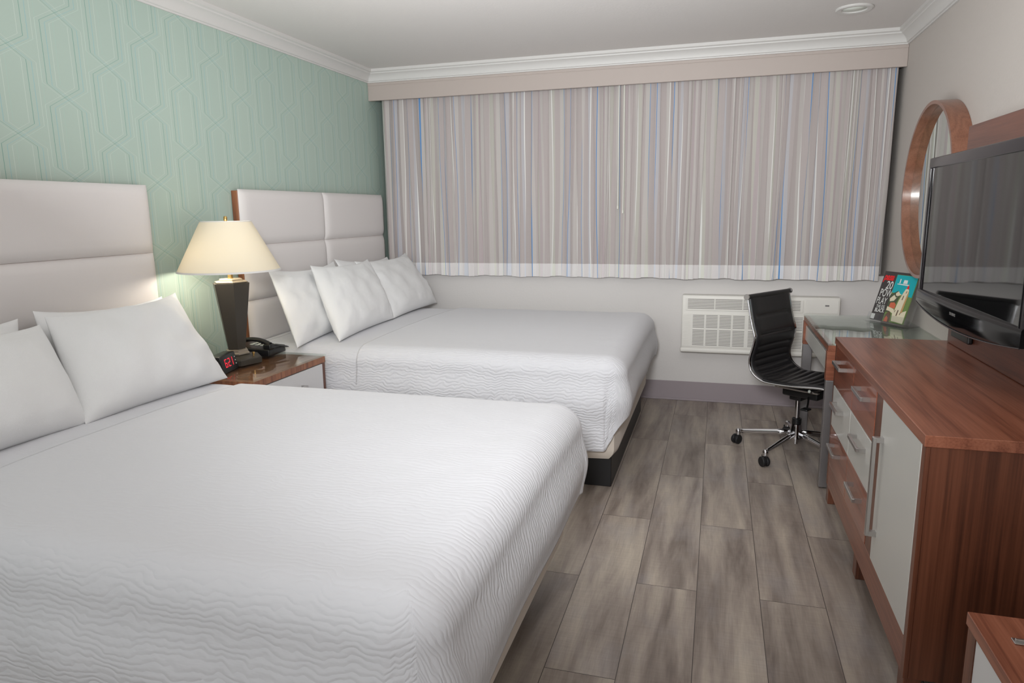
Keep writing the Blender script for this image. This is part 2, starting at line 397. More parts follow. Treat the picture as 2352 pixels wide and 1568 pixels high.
# curtains -----------------------------------------------------------------
def curtain(name, x0, x1, npl, seed, y_c, label):
    rnd = random.Random(seed)
    N = 900; K = 26
    ph = [0.0]; 
    ws = [rnd.uniform(.55, 1.5) for _ in range(npl)]; tot = sum(ws)
    edges = [0]
    for q in ws: edges.append(edges[-1]+q/tot)
    amp = [rnd.uniform(.55, 1.0) for _ in range(npl+1)]
    def fold(t):
        for i in range(npl):
            if t <= edges[i+1] or i == npl-1:
                return i+(t-edges[i])/(edges[i+1]-edges[i]), amp[i]*(1-(t-edges[i])/(edges[i+1]-edges[i]))+amp[i+1]*((t-edges[i])/(edges[i+1]-edges[i]))
    def pos(t, z):
        f, a = fold(t); zz = (2.29-z)
        q = f*2*math.pi + .9*math.sin(1.7*zz+f*.7)*min(1, zz)
        x = x0+t*(x1-x0) + .010*math.sin(2*q+.4)*1.0 + .006*math.sin(f*1.3+zz*1.4)
        y = y_c + a*.010*math.sin(q) + .002*math.sin(2.3*q+zz)
        if x0 > 1: x -= .010*max(0, t-.7)/.3*min(1, max(0, zz/1.3)**2)
        k = min(1, t/.02)
        if x0 < 1: y = -.030+(y+.030)*k
        return x, y
    zb = lambda t: .905+.004*math.sin(t*23+seed)+.003*math.sin(t*61)
    t_ = [i/N for i in range(N+1)]
    # fabric coordinate = arc length at mid height
    us = [0.0]
    for i in range(N):
        a = pos(t_[i], 1.6); c = pos(t_[i+1], 1.6); us.append(us[-1]+math.hypot(c[0]-a[0], c[1]-a[1]))
    def mesh(zs_fn, k, dy):
        b = bmesh.new(); uvl = b.loops.layers.uv.new('UVMap'); g = []
        for i, t in enumerate(t_):
            col = []
            for j in range(k+1):
                z = zs_fn(t, j/k); x, y = pos(t, z); col.append(b.verts.new((x, y+dy, z)))
            g.append(col)
        for i in range(N):
            for j in range(k):
                f = b.faces.new([g[i][j], g[i+1][j], g[i+1][j+1], g[i][j+1]])
                for lp, (ii, jj) in zip(f.loops, ((i, j), (i+1, j), (i+1, j+1), (i, j+1))): lp[uvl].uv = (us[ii]+seed*.23, jj/k)
        return b
    root = empty(name, ((x0+x1)/2, y_c, .905), label, 'curtain', group=None)
    bm = mesh(lambda t, s: 1.0+s*(2.325-1.0), K, 0)
    bmesh.ops.translate(bm, verts=bm.verts[:], vec=(-(x0+x1)/2, -y_c, -.905))
    o = new_obj('curtain_panel', bm, 'curtain', root, smooth=True)
    bm = mesh(lambda t, s: zb(t)+s*(1.0015-zb(t)), 4, -.0012)
    bmesh.ops.translate(bm, verts=bm.verts[:], vec=(-(x0+x1)/2, -y_c, -.905))
    o2 = new_obj('hem', bm, 'hem', root, smooth=True); o2['label'] = 'lighter doubled hem along the bottom'
    b = bmesh.new()
    tube(b, [(x0-(x0+x1)/2+.01, .018, 1.40), (x1-(x0+x1)/2-.01, .018, 1.40)], .006, 8)
    new_obj('curtain_rail', b, 'wand', root)
    return root
curtain('curtain', .058, 1.925, 27, 3, -.060, 'left half of the striped curtains, hanging behind the far bed')
curtain('curtain', 1.905, 3.616, 26, 11, -.084, 'right half of the striped curtains, above the wall air conditioner')
for x, z0, lab in ((1.898, 1.395, 'thin white curtain wand at the centre of the curtains, the shorter left one'), (1.935, 1.365, 'thin white curtain wand at the centre of the curtains, just right of its twin')):
    b = bmesh.new(); tube(b, [(0, 0, 0), (0, 0, 2.26-z0)], .0032, 8)
    tube(b, [(0, 0, -.001), (0, 0, .02)], .0048, 8)
    o = new_obj('curtain_wand', b, 'wand'); o.location = (x, -.1065, z0); tag(o, lab, 'curtain wand')

# ceiling downlight
dl = empty('recessed_ceiling_light', (3.248, -.74, H), 'round white recessed downlight in the ceiling above the desk', 'ceiling light')
b = bmesh.new(); lathe(b, [(.094, -.0005), (.095, -.006), (.088, -.011), (.066, -.010), (.062, -.006), (.062, -.0005)], 48, closed=True); new_obj('trim_ring', b, 'trim', dl, angle=30)
b = bmesh.new(); lathe(b, [(0.0, -.001), (.061, -.001), (.061, -.004), (0, -.0065)], 48); new_obj('lens', b, 'lens', dl, smooth=True)

# ---------------------------------------------------------------- headboards
def headboard(y0, y1, label):
    root = empty('headboard', (0, y0, 0), label, 'headboard')
    w_ = y1-y0
    b = bmesh.new(); box(b, .001, .040, 0, w_, .30, 1.520, .002, 1); new_obj('backing_board', b, 'wood_h', root)
    rows = [(.30, .593), (.593, .904), (.904, 1.217), (1.217, 1.528)]
    for (z0, z1) in rows:
        for (c0, c1) in ((0.004, w_/2), (w_/2, w_-.002)):
            b = bmesh.new()
            # puffed cushion block
            n = 14; fr = []
            x_f, x_b = .030, .0405
            ny, nz = 22, 12
            for i in range(ny+1):
                col = []
                for j in range(nz+1):
                    s = i/ny; t = j/nz
                    # denser near edges
                    s2 = .5-.5*math.cos(math.pi*s); t2 = .5-.5*math.cos(math.pi*t)
                    ey = min(s2, 1-s2)*(c1-c0); ez = min(t2, 1-t2)*(z1-z0)
                    d = (1-math.exp(-ey/.014))*(1-math.exp(-ez/.014))
                    col.append(b.verts.new((x_b+x_f*d*.9, c0+.0003+s2*(c1-c0-.0006), z0+.0003+t2*(z1-z0-.0006))))
                fr.append(col)
            for i in range(ny):
                for j in range(nz): b.faces.new([fr[i][j], fr[i+1][j], fr[i+1][j+1], fr[i][j+1]])
            new_obj('cushion_panel', b, 'vinyl', root, smooth=True)
    return root
headboard(-1.800, -.070, 'white padded headboard on the wall behind the far bed')
headboard(-4.198, -2.438, 'white padded headboard on the wall behind the near bed')

# ---------------------------------------------------------------- beds
def cloth(xa, xb, y0, y1, ztop, drop, seed, a=.10, bb=.085, crown_h=.018, bulge=.012, wr=.004, sx=.02, corner_pull=1.0, nu=120, nv=120, flare=0.0, th=0):
    """drop = (near, far, foot) length of fall measured past the edge arc"""
    near, far, foot = drop
    ix1 = xb-a; iy0 = y0+a; iy1 = y1-a
    arc = .5*math.pi*math.sqrt((a*a+bb*bb)/2)
    def prof(d):
        if d <= arc:
            q = d/arc*math.pi/2; return a*math.sin(q), -bb*(1-math.cos(q))
        e = d-arc
        return a+bulge*(1-math.cos(min(1, e/.26)*2*math.pi))/2+flare*e, -bb-e
    Ln, Lf, Lo = near+arc, far+arc, foot+arc
    yc = (y0+y1)/2; hw = (y1-y0)/2
    b = bmesh.new(); uvl = b.loops.layers.uv.new('UVMap'); hg = b.verts.layers.float.new('hang'); g = []; U = []
    us = [xa+(ix1-xa)*i/(nu*2//3) for i in range(nu*2//3)]+[ix1+Lo*1.0*i/(nu-nu*2//3) for i in range(nu-nu*2//3+1)]
    nd = nv//4; nm = nv-2*nd
    vs = [iy0-Ln+Ln*i/nd for i in range(nd)]+[iy0+(iy1-iy0)*i/nm for i in range(nm)]+[iy1+Lf*i/nd for i in range(nd+1)]
    for u in us:
        col = []; cu = []
        for v_ in vs:
            du = max(0, u-ix1); dv = (iy0-v_) if v_ < iy0 else (v_-iy1 if v_ > iy1 else 0); sg = -1 if v_ < iy0 else 1
            Lv = Ln if sg < 0 else Lf
            px, py = min(u, ix1), min(max(v_, iy0), iy1)
            zz = ztop+crown_h*(1-((py-yc)/hw)**2)*1.0
            if du or dv:
                # normalised max-norm -> blend of drops round the corner
                d = math.hypot(du, dv); nx, ny = du/d, dv/d
                if du and dv:
                    m = max(du/Lo, dv/Lv)           # 0..1 progress
                    th_ = math.atan2(dv/Lv, du/Lo)/(math.pi/2)
                    lim = Lo+(Lv-Lo)*(th_*th_*(3-2*th_))
                    d = m*lim
                h, dz = prof(d)
                if du and dv: 
                    fold = math.sin(th_*math.pi*2)*.010*min(1, max(0, (d-arc*.5)/.2))
                    h += fold*corner_pull
                px += nx*h; py += sg*ny*h; zz += dz
                e = max(0, d-arc)
                if e > 0:
                    k = wr*min(1, e/.15)
                    py += -(-sg)*0 + sg*ny*k*math.sin(u*9+seed)*1.2+sg*ny*k*math.sin(u*23+seed*2)
                    px += nx*k*math.sin(v_*8+seed)
            zz += .0025*noise.noise(Vector((px*3, py*3, seed)))+.0012*noise.noise(Vector((px*11, py*11, seed)))
            nv_ = b.verts.new((px, py, zz)); nv_[hg] = min(1, max(du*.6, dv)/.12); col.append(nv_); cu.append((u, v_))
        g.append(col); U.append(cu)
    for i in range(len(us)-1):
        for j in range(len(vs)-1):
            f = b.faces.new([g[i][j], g[i+1][j], g[i+1][j+1], g[i][j+1]])
            for lp, (ii, jj) in zip(f.loops, ((i, j), (i+1, j), (i+1, j+1), (i, j+1))): lp[uvl].uv = U[ii][jj]
    if th:
        pass
    return b

def solidify(o, t):
    m = o.modifiers.new('thickness', 'SOLIDIFY'); m.thickness = t; m.offset = 1
    return o

def bed(y0, y1, xb, which, seed):
    root = empty('bed', (0, 0, 0), 'white double bed with beige box spring, '+which, 'bed')
    ins = .05
    b = bmesh.new()
    box(b, .10, xb-(.034 if xb > 2.12 else .16), y0+.10, y1-.10, 0.0, .160, .004, 1); o = new_obj('base', b, 'black_base', root); o['label'] = 'black platform base under the box spring'
    b = bmesh.new(); 
    t = bmesh.new(); bmesh.ops.create_cube(t, size=1)
    bmesh.ops.subdivide_edges(t, edges=t.edges[:], cuts=14, use_grid_fill=True)
    X0, X1, Y0, Y1, Z0, Z1 = .072, xb, y0+.03, y1-.03, .162, .362
    for q in t.verts:
        s = q.co.copy(); 
        q.co = Vector(((X0+X1)/2+s.x*(X1-X0), (Y0+Y1)/2+s.y*(Y1-Y0), (Z0+Z1)/2+s.z*(Z1-Z0)))
    for q in t.verts:   # round corners, lower edge softer
        cx = min(max(q.co.x, X0+.05), X1-.05); cy = min(max(q.co.y, Y0+.05), Y1-.05)
        d = Vector((q.co.x-cx, q.co.y-cy))
        if d.length > 1e-6:
            k = .05/max(d.length, 1e-6)
            if d.length > .05: q.co.x = cx+d.x*k; q.co.y = cy+d.y*k
        low = max(0, (Z0+.06-q.co.z)/.06)
        f = 1-.028*low*low
        q.co.x = (X0+X1)/2+(q.co.x-(X0+X1)/2)*f; q.co.y = (Y0+Y1)/2+(q.co.y-(Y0+Y1)/2)*f
        if abs(q.co.z-Z0) < .001: q.co.z += 0
    add(b, t)
    o = new_obj('box_spring', b, 'boxspring', root, angle=50); o['label'] = 'beige cloth-covered box spring'
    # piping
    def loop(z):
        pts = []; 
        for (cx, cy, a0) in ((X1-.05, Y0+.05, -90), (X1-.05, Y1-.05, 0)):
            for k in range(7): a = R(a0+15*k); pts.append((cx+.0515*math.cos(a), cy+.0515*math.sin(a), z))
        return [(X0+.05, Y0-.0015, z)]+pts+[(X0+.05, Y1+.0015, z)]
    b = bmesh.new(); tube(b, loop(Z1-.004), .0045, 6); new_obj('piping', b, 'boxspring', o)
    # mattress
    b = bmesh.new(); box(b, .075, xb-.005, y0+.035, y1-.035, .364, .655, .05, 4); new_obj('mattress', b, 'sheet', root, angle=50)
    # sheet
    bm = cloth(.078, xb+.016, y0+.008, y1-.008, .664, (.20, .20, .22), seed, bulge=.012, nu=70, nv=70)
    new_obj('bed_sheet', bm, 'sheet', root, smooth=True)
    return root

FB = dict(y0=-1.880, y1=-.270); NB = dict(y0=-4.085, y1=-2.660)
bed(FB['y0'], FB['y1'], 2.150, 'the far one under the striped curtains', 2)
bed(NB['y0'], NB['y1'], 2.085, 'the near one filling the lower left', 5)

def coverlet(bd, xb, xa, drops, seed, label, zt, inset=0.0, name='coverlet', cat='bedspread', bulge=.02):
    bm = cloth(xa, xb, bd['y0']-.012+inset, bd['y1']+.012-inset, zt, drops, seed, bulge=bulge, wr=.0035, nu=180, nv=170, flare=.0)
    o = new_obj(name, bm, 'coverlet', smooth=True); solidify(o, .006)
    return tag(o, label, cat)
coverlet(FB, 2.188, .770, (.375, .30, .20), 3, 'white rippled coverlet spread over the far bed, hanging down its near side', .682)
coverlet(NB, 2.135, .690, (.40, .30, .245), 8, 'white rippled coverlet spread over the near bed in the foreground', .682)
coverlet(FB, 2.172, .150, (.36, .30, .16), 13, 'white rippled under-blanket showing between the pillows and coverlet of the far bed', .672, .003, 'blanket', 'blanket', .018)
coverlet(NB, 2.118, .150, (.38, .30, .20), 17, 'white under-blanket edge showing below the pillows of the near bed', .672, .003, 'blanket', 'blanket', .018)

def pillow(c, th, seed, label, group=None, cl=.035, cr=.05):
    """c = four corners BL, BR, TR, TL of the centre sheet"""
    BL, BR, TR, TL = [Vector(q) for q in c]
    N = ((BR-BL).cross(TL-BL)).normalized()
    if N.x < 0: N = -N
    n, m = 44, 34; b = bmesh.new(); sides = []
    org = (BL+BR)/2
    for sgn in (1, -1):
        g = []
        for i in range(n+1):
            col = []
            for j in range(m+1):
                s = -math.cos(math.pi*i/n); t = -math.cos(math.pi*j/m)
                s_ = s*(1-(cr if s > 0 else cl)*(1-t*t)*abs(s)**3); t_ = t*(1-(.20 if t > 0 else .05)*(1-s*s)*abs(t)**3)
                P = BL.lerp(BR, (s_+1)/2).lerp(TL.lerp(TR, (s_+1)/2), (t_+1)/2)
                h = th*((1-abs(s)**2.8)*(1-abs(t)**2.8))**.56
                # lower belly fuller
                h *= 1+.18*(-t)
                e = max(abs(s), abs(t))
                q = Vector((s*3.1+seed, t*2.3, sgn*2))
                wr_ = .014*noise.noise(q*1.1)+.007*math.sin(t*17+3*s+seed+2.5*noise.noise(q*1.4))*max(0, abs(s)-.45)*1.6*max(0, noise.noise(q*.9)+.5)
                wr_ += .005*noise.noise(q*3.3)+.006*math.sin((t*1.3+.5*s)*26+seed+3*noise.noise(q*2))*max(0, -s-.30)*max(0, .35+noise.noise(q*1.7))
                k = min(1, (1-e)*5)
                col.append(b.verts.new(P+N*sgn*(h+wr_*k*(1 if sgn > 0 else .5))-org))
            g.append(col)
        for i in range(n):
            for j in range(m): b.faces.new([g[i][j], g[i+1][j], g[i+1][j+1], g[i][j+1]])
    bmesh.ops.remove_doubles(b, verts=b.verts[:], dist=1e-5)
    o = new_obj('pillow', b, 'pillow', smooth=True); o.location = org
    return tag(o, label, 'pillow', group)
gF, gN = 'pillows on the far bed', 'pillows on the near bed'
pillow([(.44, -1.93, .680), (.40, -1.15, .705), (.125, -.98, 1.075), (.145, -1.730, 1.085)], .060, 1, 'white back pillow of the far bed nearest the lamp, leaning on the headboard', gF)
pillow([(.36, -1.02, .725), (.36, -.28, .725), (.13, -.20, 1.055), (.13, -.98, 1.09)], .06, 2, 'white pillow against the headboard by the window, mostly hidden behind the front ones', gF)
pillow([(.605, -1.775, .692), (.56, -1.00, .705), (.25, -.74, 1.075), (.25, -1.46, 1.085)], .09, 3, 'white front pillow in the middle of the far bed, plump with crumpled edge', gF)
pillow([(.555, -1.00, .702), (.52, -.165, .700), (.235, -.095, 1.08), (.235, -.90, 1.07)], .085, 4, 'white front pillow of the far bed nearest the curtains, its corner pointing up', gF)
pillow([(.36, -3.30, .715), (.36, -2.66, .715), (.12, -2.50, 1.02), (.12, -3.14, 1.04)], .06, 5, 'white pillow leaning on the near headboard, just peeking over the front pillow beside the lamp', gN)
pillow([(.560, -3.36, .695), (.580, -2.665, .695), (.235, -2.54, 1.045), (.235, -3.19, 1.03)], .098, 6, 'big white front pillow of the near bed beside the lamp', gN, cl=.0, cr=.13)
pillow([(.36, -4.00, .715), (.36, -3.36, .715), (.12, -3.20, 1.02), (.12, -3.96, 1.03)], .06, 7, 'white back pillow of the near bed showing at the left edge above the front one', gN)
pillow([(.545, -4.02, .695), (.550, -3.34, .695), (.245, -3.22, 1.005), (.245, -3.90, 1.03)], .098, 8, 'white front pillow of the near bed cut by the left edge of the photo', gN, cr=.0)

# ---------------------------------------------------------------- nightstand
NSX, NSY0, NSY1, NSZ = .615, -2.545, -1.935, .655
ns = empty('nightstand', (0, NSY0, 0), 'walnut nightstand with white drawer and glass top between the beds', 'nightstand')
wy = NSY1-NSY0
b = bmesh.new(); box(b, .076, NSX-.005, .004, wy-.004, .613, .645, .0015, 1); new_obj('top_board', b, 'wood_h', ns)
b = bmesh.new(); box(b, .076, NSX-.010, .004, .026, .04, .6125); new_obj('side_panel', b, 'wood_z', ns)
b = bmesh.new(); box(b, .076, NSX-.010, wy-.026, wy-.004, .04, .6125); new_obj('side_panel', b, 'wood_z', ns)
b = bmesh.new(); box(b, .076, .094, .027, wy-.027, .04, .6125); new_obj('back_panel', b, 'wood_z', ns)
b = bmesh.new(); box(b, .095, NSX-.012, .027, wy-.027, .04, .060); new_obj('bottom_board', b, 'wood_y', ns)
b = bmesh.new(); box(b, .095, NSX-.014, .027, wy-.027, .430, .455); new_obj('drawer_rail', b, 'wood_y', ns)
for k, (z0, z1) in enumerate(((.458, .608), (.150, .425))):
    b = bmesh.new(); box(b, NSX-.028, NSX-.008, .029, wy-.029, z0, z1, .001, 1); d = new_obj('drawer', b, 'white_lam_side', ns)
    if k == 0: d['label'] = 'white drawer front'
    b = bmesh.new(); zc = (z0+z1)/2; 
    box(b, NSX+.014, NSX+.026, wy/2-.085, wy/2+.085, zc-.006, zc+.006, .001, 1)
    for s in (-1, 1): box(b, NSX-.0085, NSX+.0145, wy/2+s*.079-.006, wy/2+s*.079+.006, zc-.006, zc+.006)
    new_obj('handle', b, 'nickel', d)
for x, y in ((.10, .04), (.10, wy-.04), (NSX-.05, .04), (NSX-.05, wy-.04)):
    b = bmesh.new(); box(b, x-.02, x+.02, y-.02, y+.02, 0, .0395); new_obj('leg', b, 'wood_z', ns)
b = bmesh.new(); box(b, .076, NSX, 0, wy, .6462, .655, .0012, 1); o = new_obj('glass_top', b, 'sheet_glass', ns); o['label'] = 'clear glass sheet'

# ---------------------------------------------------------------- table lamp
L = empty('table_lamp', (.288, -2.225, .6552), 'lit table lamp with cream shade and dark six-sided base on the nightstand', 'lamp')
HR = R(-45)
def hexo(b, prof): lathe(b, prof, 6, rot=HR)
b = bmesh.new(); hexo(b, [(.120, 0), (.124, .003), (.124, .028), (.121, .032), (.066, .043), (.060, .045)]); new_obj('base', b, 'bronze', L)
b = bmesh.new(); hexo(b, [(.060, .0455), (.064, .048), (.064, .054), (.056, .058), (.056, .068), (.047, .072)]); o = new_obj('lower_collar', b, 'pewter', L)
b = bmesh.new(); hexo(b, [(.045, .0725), (.092, .400), (.092, .403)]); new_obj('body', b, 'bronze', L)
b = bmesh.new(); hexo(b, [(.078, .4035), (.082, .406), (.082, .410), (.060, .414), (.058, .422), (.050, .424)]); o = new_obj('upper_collar', b, 'pewter', L)
b = bmesh.new(); tube(b, [(0, 0, .4245), (0, 0, .475)], .013, 12); tube(b, [(0, 0, .475), (0, 0, .52)], .018, 12)
new_obj('socket', b, 'brass', L, angle=40)
b = bmesh.new()
for s in (-1, 1):
    pts = [(s*.016, 0, .470)]+[(s*(.02+.045*math.sin(math.pi*k/12)), 0, .48+.20*k/12) for k in range(13)]+[(0, 0, .694)]
    tube(b, pts, .0018, 6)
new_obj('harp', b, 'brass', L)
# shade
sh0, sh1, rb, rtp = .462, .702, .240, .117
b = bmesh.new(); n_ = 64; prf = [(rb, sh0), (rtp, sh1), (rtp-.0015, sh1), (rb-.0015, sh0)]
lathe(b, [(rb+(rtp-rb)*k/8, sh0+(sh1-sh0)*k/8) for k in range(9)]+[(rtp-.0015+(rb-rtp)*k/8, sh1+(sh0-sh1)*k/8) for k in range(9)], n_, closed=True)
sh = new_obj('lamp_shade', b, 'shade', L, angle=50)
b = bmesh.new(); lathe(b, [(rb+.0015, sh0-.001), (rb-.002, sh0+.007), (rb-.004, sh0+.007), (rb-.003, sh0-.001)], n_, closed=True)
lathe(b, [(rtp+.0015, sh1-.005), (rtp+.001, sh1+.001), (rtp-.0025, sh1+.001), (rtp-.0005, sh1-.005)], n_, closed=True)
new_obj('shade_trim', b, 'trim', sh)
b = bmesh.new()
for k in range(3): a = R(120*k+10); tube(b, [(0, 0, .696), ((rtp-.003)*math.cos(a), (rtp-.003)*math.sin(a), .700)], .0016, 6)
new_obj('spider', b, 'brass', sh)
b = bmesh.new(); lathe(b, [(0, .694), (.006, .694), (.006, .704), (.009, .706), (.009, .722), (.006, .726), (0, .727)], 14); new_obj('finial', b, 'brass', L, angle=40)
b = bmesh.new(); lathe(b, [(0, 0), (.004, 0), (.004, .012), (.007, .014), (.007, .022), (0, .024)], 12, c=(.088, .012, .034)); o = new_obj('switch', b, 'brass', L, angle=40)
bl = NT('bulb_glow').set(col=(1, 1, 1, 1), emit=(1, .86, .62, 1), es=3)
b = bmesh.new(); lathe(b, [(0, .575), (.012, .573), (.024, .563), (.030, .547), (.028, .530), (.018, .515), (.014, .5075), (0, .5075)], 20, c=(-.050, -.030, 0))
t = bmesh.new(); tube(t, [(0, 0, .495), (-.050, -.030, .495), (-.050, -.030, .507)], .010, 10); new_obj('socket_arm', t, 'brass', L, angle=40)
new_obj('bulb', b, bl, L, smooth=True)
pl = bpy.data.lights.new('lamp_bulb_light', 'POINT'); pl.energy = 4.2; pl.color = (1, .93, .80); pl.shadow_soft_size = .035
po = bpy.data.objects.new('lamp_bulb_light', pl); COL.objects.link(po); po.location = (.288-.035, -2.225-.060, .6552+.500)

# ---------------------------------------------------------------- phone, pen, clock
ph = empty('telephone', (.258, -2.008, .6552), 'black desk telephone with handset on the nightstand behind the lamp', 'telephone', rz=R(4))
b = bmesh.new()
t = bmesh.new(); bmesh.ops.create_cube(t, size=1)
for q in t.verts:
    s = q.co.copy(); q.co = Vector((s.x*.215, s.y*.165, .002+(s.z+.5)*(.052-.016*(s.x+.5))))
bmesh.ops.bevel(t, geom=t.edges[:], offset=.006, segments=3, profile=.5, affect='EDGES'); add(b, t)
new_obj('body', b, 'black_plastic', ph, angle=40)
b = bmesh.new()   # handset, arched, running along x on the -y side
pts = []; 
for k in range(21):
    s = -1+2*k/20; pts.append((s*.098, -.050, .062+.026*(1-s*s)))
tube(b, pts, [.014]*21, 12, sq=(1.35, .8))
box(b, -.112, -.066, -.072, -.028, .050, .072, .008, 3); box(b, .066, .112, -.072, -.028, .036, .066, .008, 3)
new_obj('handset', b, 'black_plastic', ph, angle=50)
for i in range(4):
    for j in range(3):
        b = bmesh.new(); x, y = -.040+i*.030, .000+j*.026; z = .052-.016*(x/.215+.5)+.0015
        box(b, x-.010, x+.010, y-.009, y+.009, z, z+.004, .0015, 2)
        o = new_obj('key', b, 'key', ph)
        if i == 0 and j == 0: o['label'] = 'pale dialling key'
b = bmesh.new(); box(b, -.05, .045, -.0805, -.0795, .018, .028); 
b.free()
b = bmesh.new(); tube(b, [(0, 0, 0), (.118, .062, .0), (.128, .067, 0)], [.0045, .0045, .0012], 10)
pen = new_obj('pen', b, 'black_plastic', angle=50); pen.location = (.281, -2.020, .717); pen.rotation_euler = (0, R(11), R(-6)); tag(pen, 'black pen lying across the keypad of the telephone', 'pen')
ck = empty('alarm_clock', (.362, -2.405, .6552), 'small black digital alarm clock with red digits beside the lamp', 'clock', rz=R(14))
b = bmesh.new()
t = bmesh.new(); bmesh.ops.create_cube(t, size=1)
for q in t.verts:
    s = q.co.copy(); q.co = Vector((s.x*.055-(s.z+.5)*.018, s.y*.158, (s.z+.5)*.082))
bmesh.ops.bevel(t, geom=t.edges[:], offset=.004, segments=2, profile=.5, affect='EDGES'); add(b, t)
new_obj('case', b, 'black_plastic', ck, angle=40)
seg = {'0': 'abcdef', '1': 'bc', '2': 'abged', '6': 'afgedc', '8': 'abcdefg'}
def digit(ch, yc, zc, hgt=.040, wid=.022, t=.005):
    b = bmesh.new(); h = hgt/2
    S = dict(a=(-wid/2, wid/2, h-t, h), g=(-wid/2, wid/2, -t/2, t/2), d=(-wid/2, wid/2, -h, -h+t), f=(-wid/2, -wid/2+t, 0, h), b=(wid/2-t, wid/2, 0, h), e=(-wid/2, -wid/2+t, -h, 0), c=(wid/2-t, wid/2, -h, 0))
    for k in seg[ch]:
        y0, y1, z0, z1 = S[k]
        g = .0006
        box(b, 0, .0008, yc+y0+g, yc+y1-g, z0+g, z1-g)
    sh_ = R(-12.4)
    for q in b.verts:
        z = q.co.z+zc; q.co = Vector((.0278-.018*(z/.082)+q.co.x, q.co.y, z))
    new_obj('digit', b, 'led', ck)
digit('6', -.034, .044); digit('2', -.002, .044); digit('1', .026, .044)
b = bmesh.new()
for k in range(3):
    z = .026+k*.016; lathe(b, [(0, .0015), (.0028, .002), (.0028, 0)], 10, c=(.0278-.018*(z/.082), .062, z), axis='x')
new_obj('indicator_dots', b, 'white', ck)

# ---------------------------------------------------------------- PTAC unit
AX0, AX1, AZ0, AZ1, AD = 2.362, 3.392, .378, .790, .090
ac = empty('air_conditioner', (AX0, 0, AZ0), 'white wall air conditioner below the curtains, behind the office chair', 'air conditioner')
wA, hA = AX1-AX0, AZ1-AZ0
b = bmesh.new(); box(b, 0, wA, -AD, -.0005, 0.012, hA, .010, 3); box(b, -.006, wA+.006, -AD-.004, -.0005, 0, .034, .012, 3); new_obj('casing', b, 'ac', ac, angle=40)
b = bmesh.new(); box(b, .026, .80, -AD-.004, -AD-.0002, hA-.108, hA-.020, .0018, 2); tv_ = new_obj('air_outlet', b, 'ac', ac)
b = bmesh.new()
for c in range(4):
    for k in range(7):
        z = hA-.094+k*.0105; x0 = .040+c*.187; box(b, x0, x0+.180, -AD-.0048, -AD-.0035, z, z+.0045)
new_obj('louvre', b, 'ac_dark', tv_)
b = bmesh.new(); box(b, .815, wA-.012, -AD-.003, -AD-.0002, hA-.108, hA-.014, .0016, 2); cv_ = new_obj('control_cover', b, 'ac', ac)
b = bmesh.new(); box(b, .935, .960, -AD-.0045, -AD-.003, hA-.060, hA-.050, .0006, 1); new_obj('latch', b, 'grey_metal', cv_)
b = bmesh.new(); box(b, .008, wA-.008, -AD-.003, -AD-.0002, .044, hA-.130, .0012, 2); gr = new_obj('front_grille', b, 'ac', ac)
b = bmesh.new()
for c in range(10):
    x0 = .078+c*.0905+(0.012 if c > 3 else 0)
    for k in range(21):
        if k == 11: continue
        z = .056+k*.0106; box(b, x0, x0+.078, -AD-.0038, -AD-.0026, z, z+.0042)
new_obj('intake_slots', b, 'ac_dark', gr)
b = bmesh.new()
for k in range(21):
    z = .056+k*.0106; box(b, .008, .060, -AD-.0042, -AD-.0029, z, z+.0058, .001, 1)
new_obj('side_ribs', b, 'ac', gr)

# ---------------------------------------------------------------- desk
DX, DY0, DY1, DZ = 3.117, -1.540, -.523, .737
dk = empty('desk', (DX, DY0, 0), 'walnut and metal writing desk with glass top and white drawer, right of the chair', 'desk')
dw, dl_ = W-.002-DX, DY1-DY0
b = bmesh.new(); box(b, .003, dw, .003, dl_-.003, .700, .7285, .001, 1); new_obj('desk_top', b, 'wood_y', dk)
MAT['desk_lam'] = flat('desk_light_laminate', (236, 235, 232), .10, spec=1.0, coat=1.0, crough=.03)
b = bmesh.new(); box(b, .030, dw, .010, dl_-.010, .7286, .7296); o = new_obj('top_insert', b, 'desk_lam', dk); o['label'] = 'pale grey inlay under the glass'
b = bmesh.new(); box(b, 0, dw+.0005, 0, dl_, .7298, .7375, .001, 1); o = new_obj('glass_top', b, 'sheet_glass', dk); o['label'] = 'clear glass sheet'
b = bmesh.new(); box(b, .060, dw-.06, .006, .024, .560, .6995); new_obj('side_apron', b, 'wood_x', dk)
b = bmesh.new(); box(b, .060, dw-.06, dl_-.024, dl_-.006, .560, .6995); new_obj('side_apron', b, 'wood_x', dk)
b = bmesh.new(); box(b, dw-.03, dw-.012, .045, dl_-.045, .560, .6995); new_obj('back_apron', b, 'wood_y', dk)
b = bmesh.new(); box(b, .012, .030, .046, dl_-.046, .585, .672, .001, 1); d = new_obj('drawer', b, 'white_lam', dk); d['label'] = 'white drawer front'
b = bmesh.new(); box(b, .031, .42, .05, dl_-.05, .590, .664); new_obj('drawer_box', b, 'black_plastic', d)
for i, (x, y) in enumerate(((0.0, 0.004), (0.0, dl_-.046), (dw-.06, .004), (dw-.06, dl_-.046))):
    b = bmesh.new(); box(b, x, x+.0595, y, y+.042, .556, .6995, .0008, 1); new_obj('corner_block', b, 'wood_x', dk)
    b = bmesh.new(); box(b, x+.0015, x+.058, y+.002, y+.040, 0.004, .5555, .004, 2)
    lg = new_obj('leg', b, 'grey_metal', dk); 
    b = bmesh.new(); lathe(b, [(0, 0), (.012, 0), (.012, .0045), (0, .0045)], 12, c=(x+.03, y+.021, -.0005)); new_obj('glide', b, 'rubber', lg)

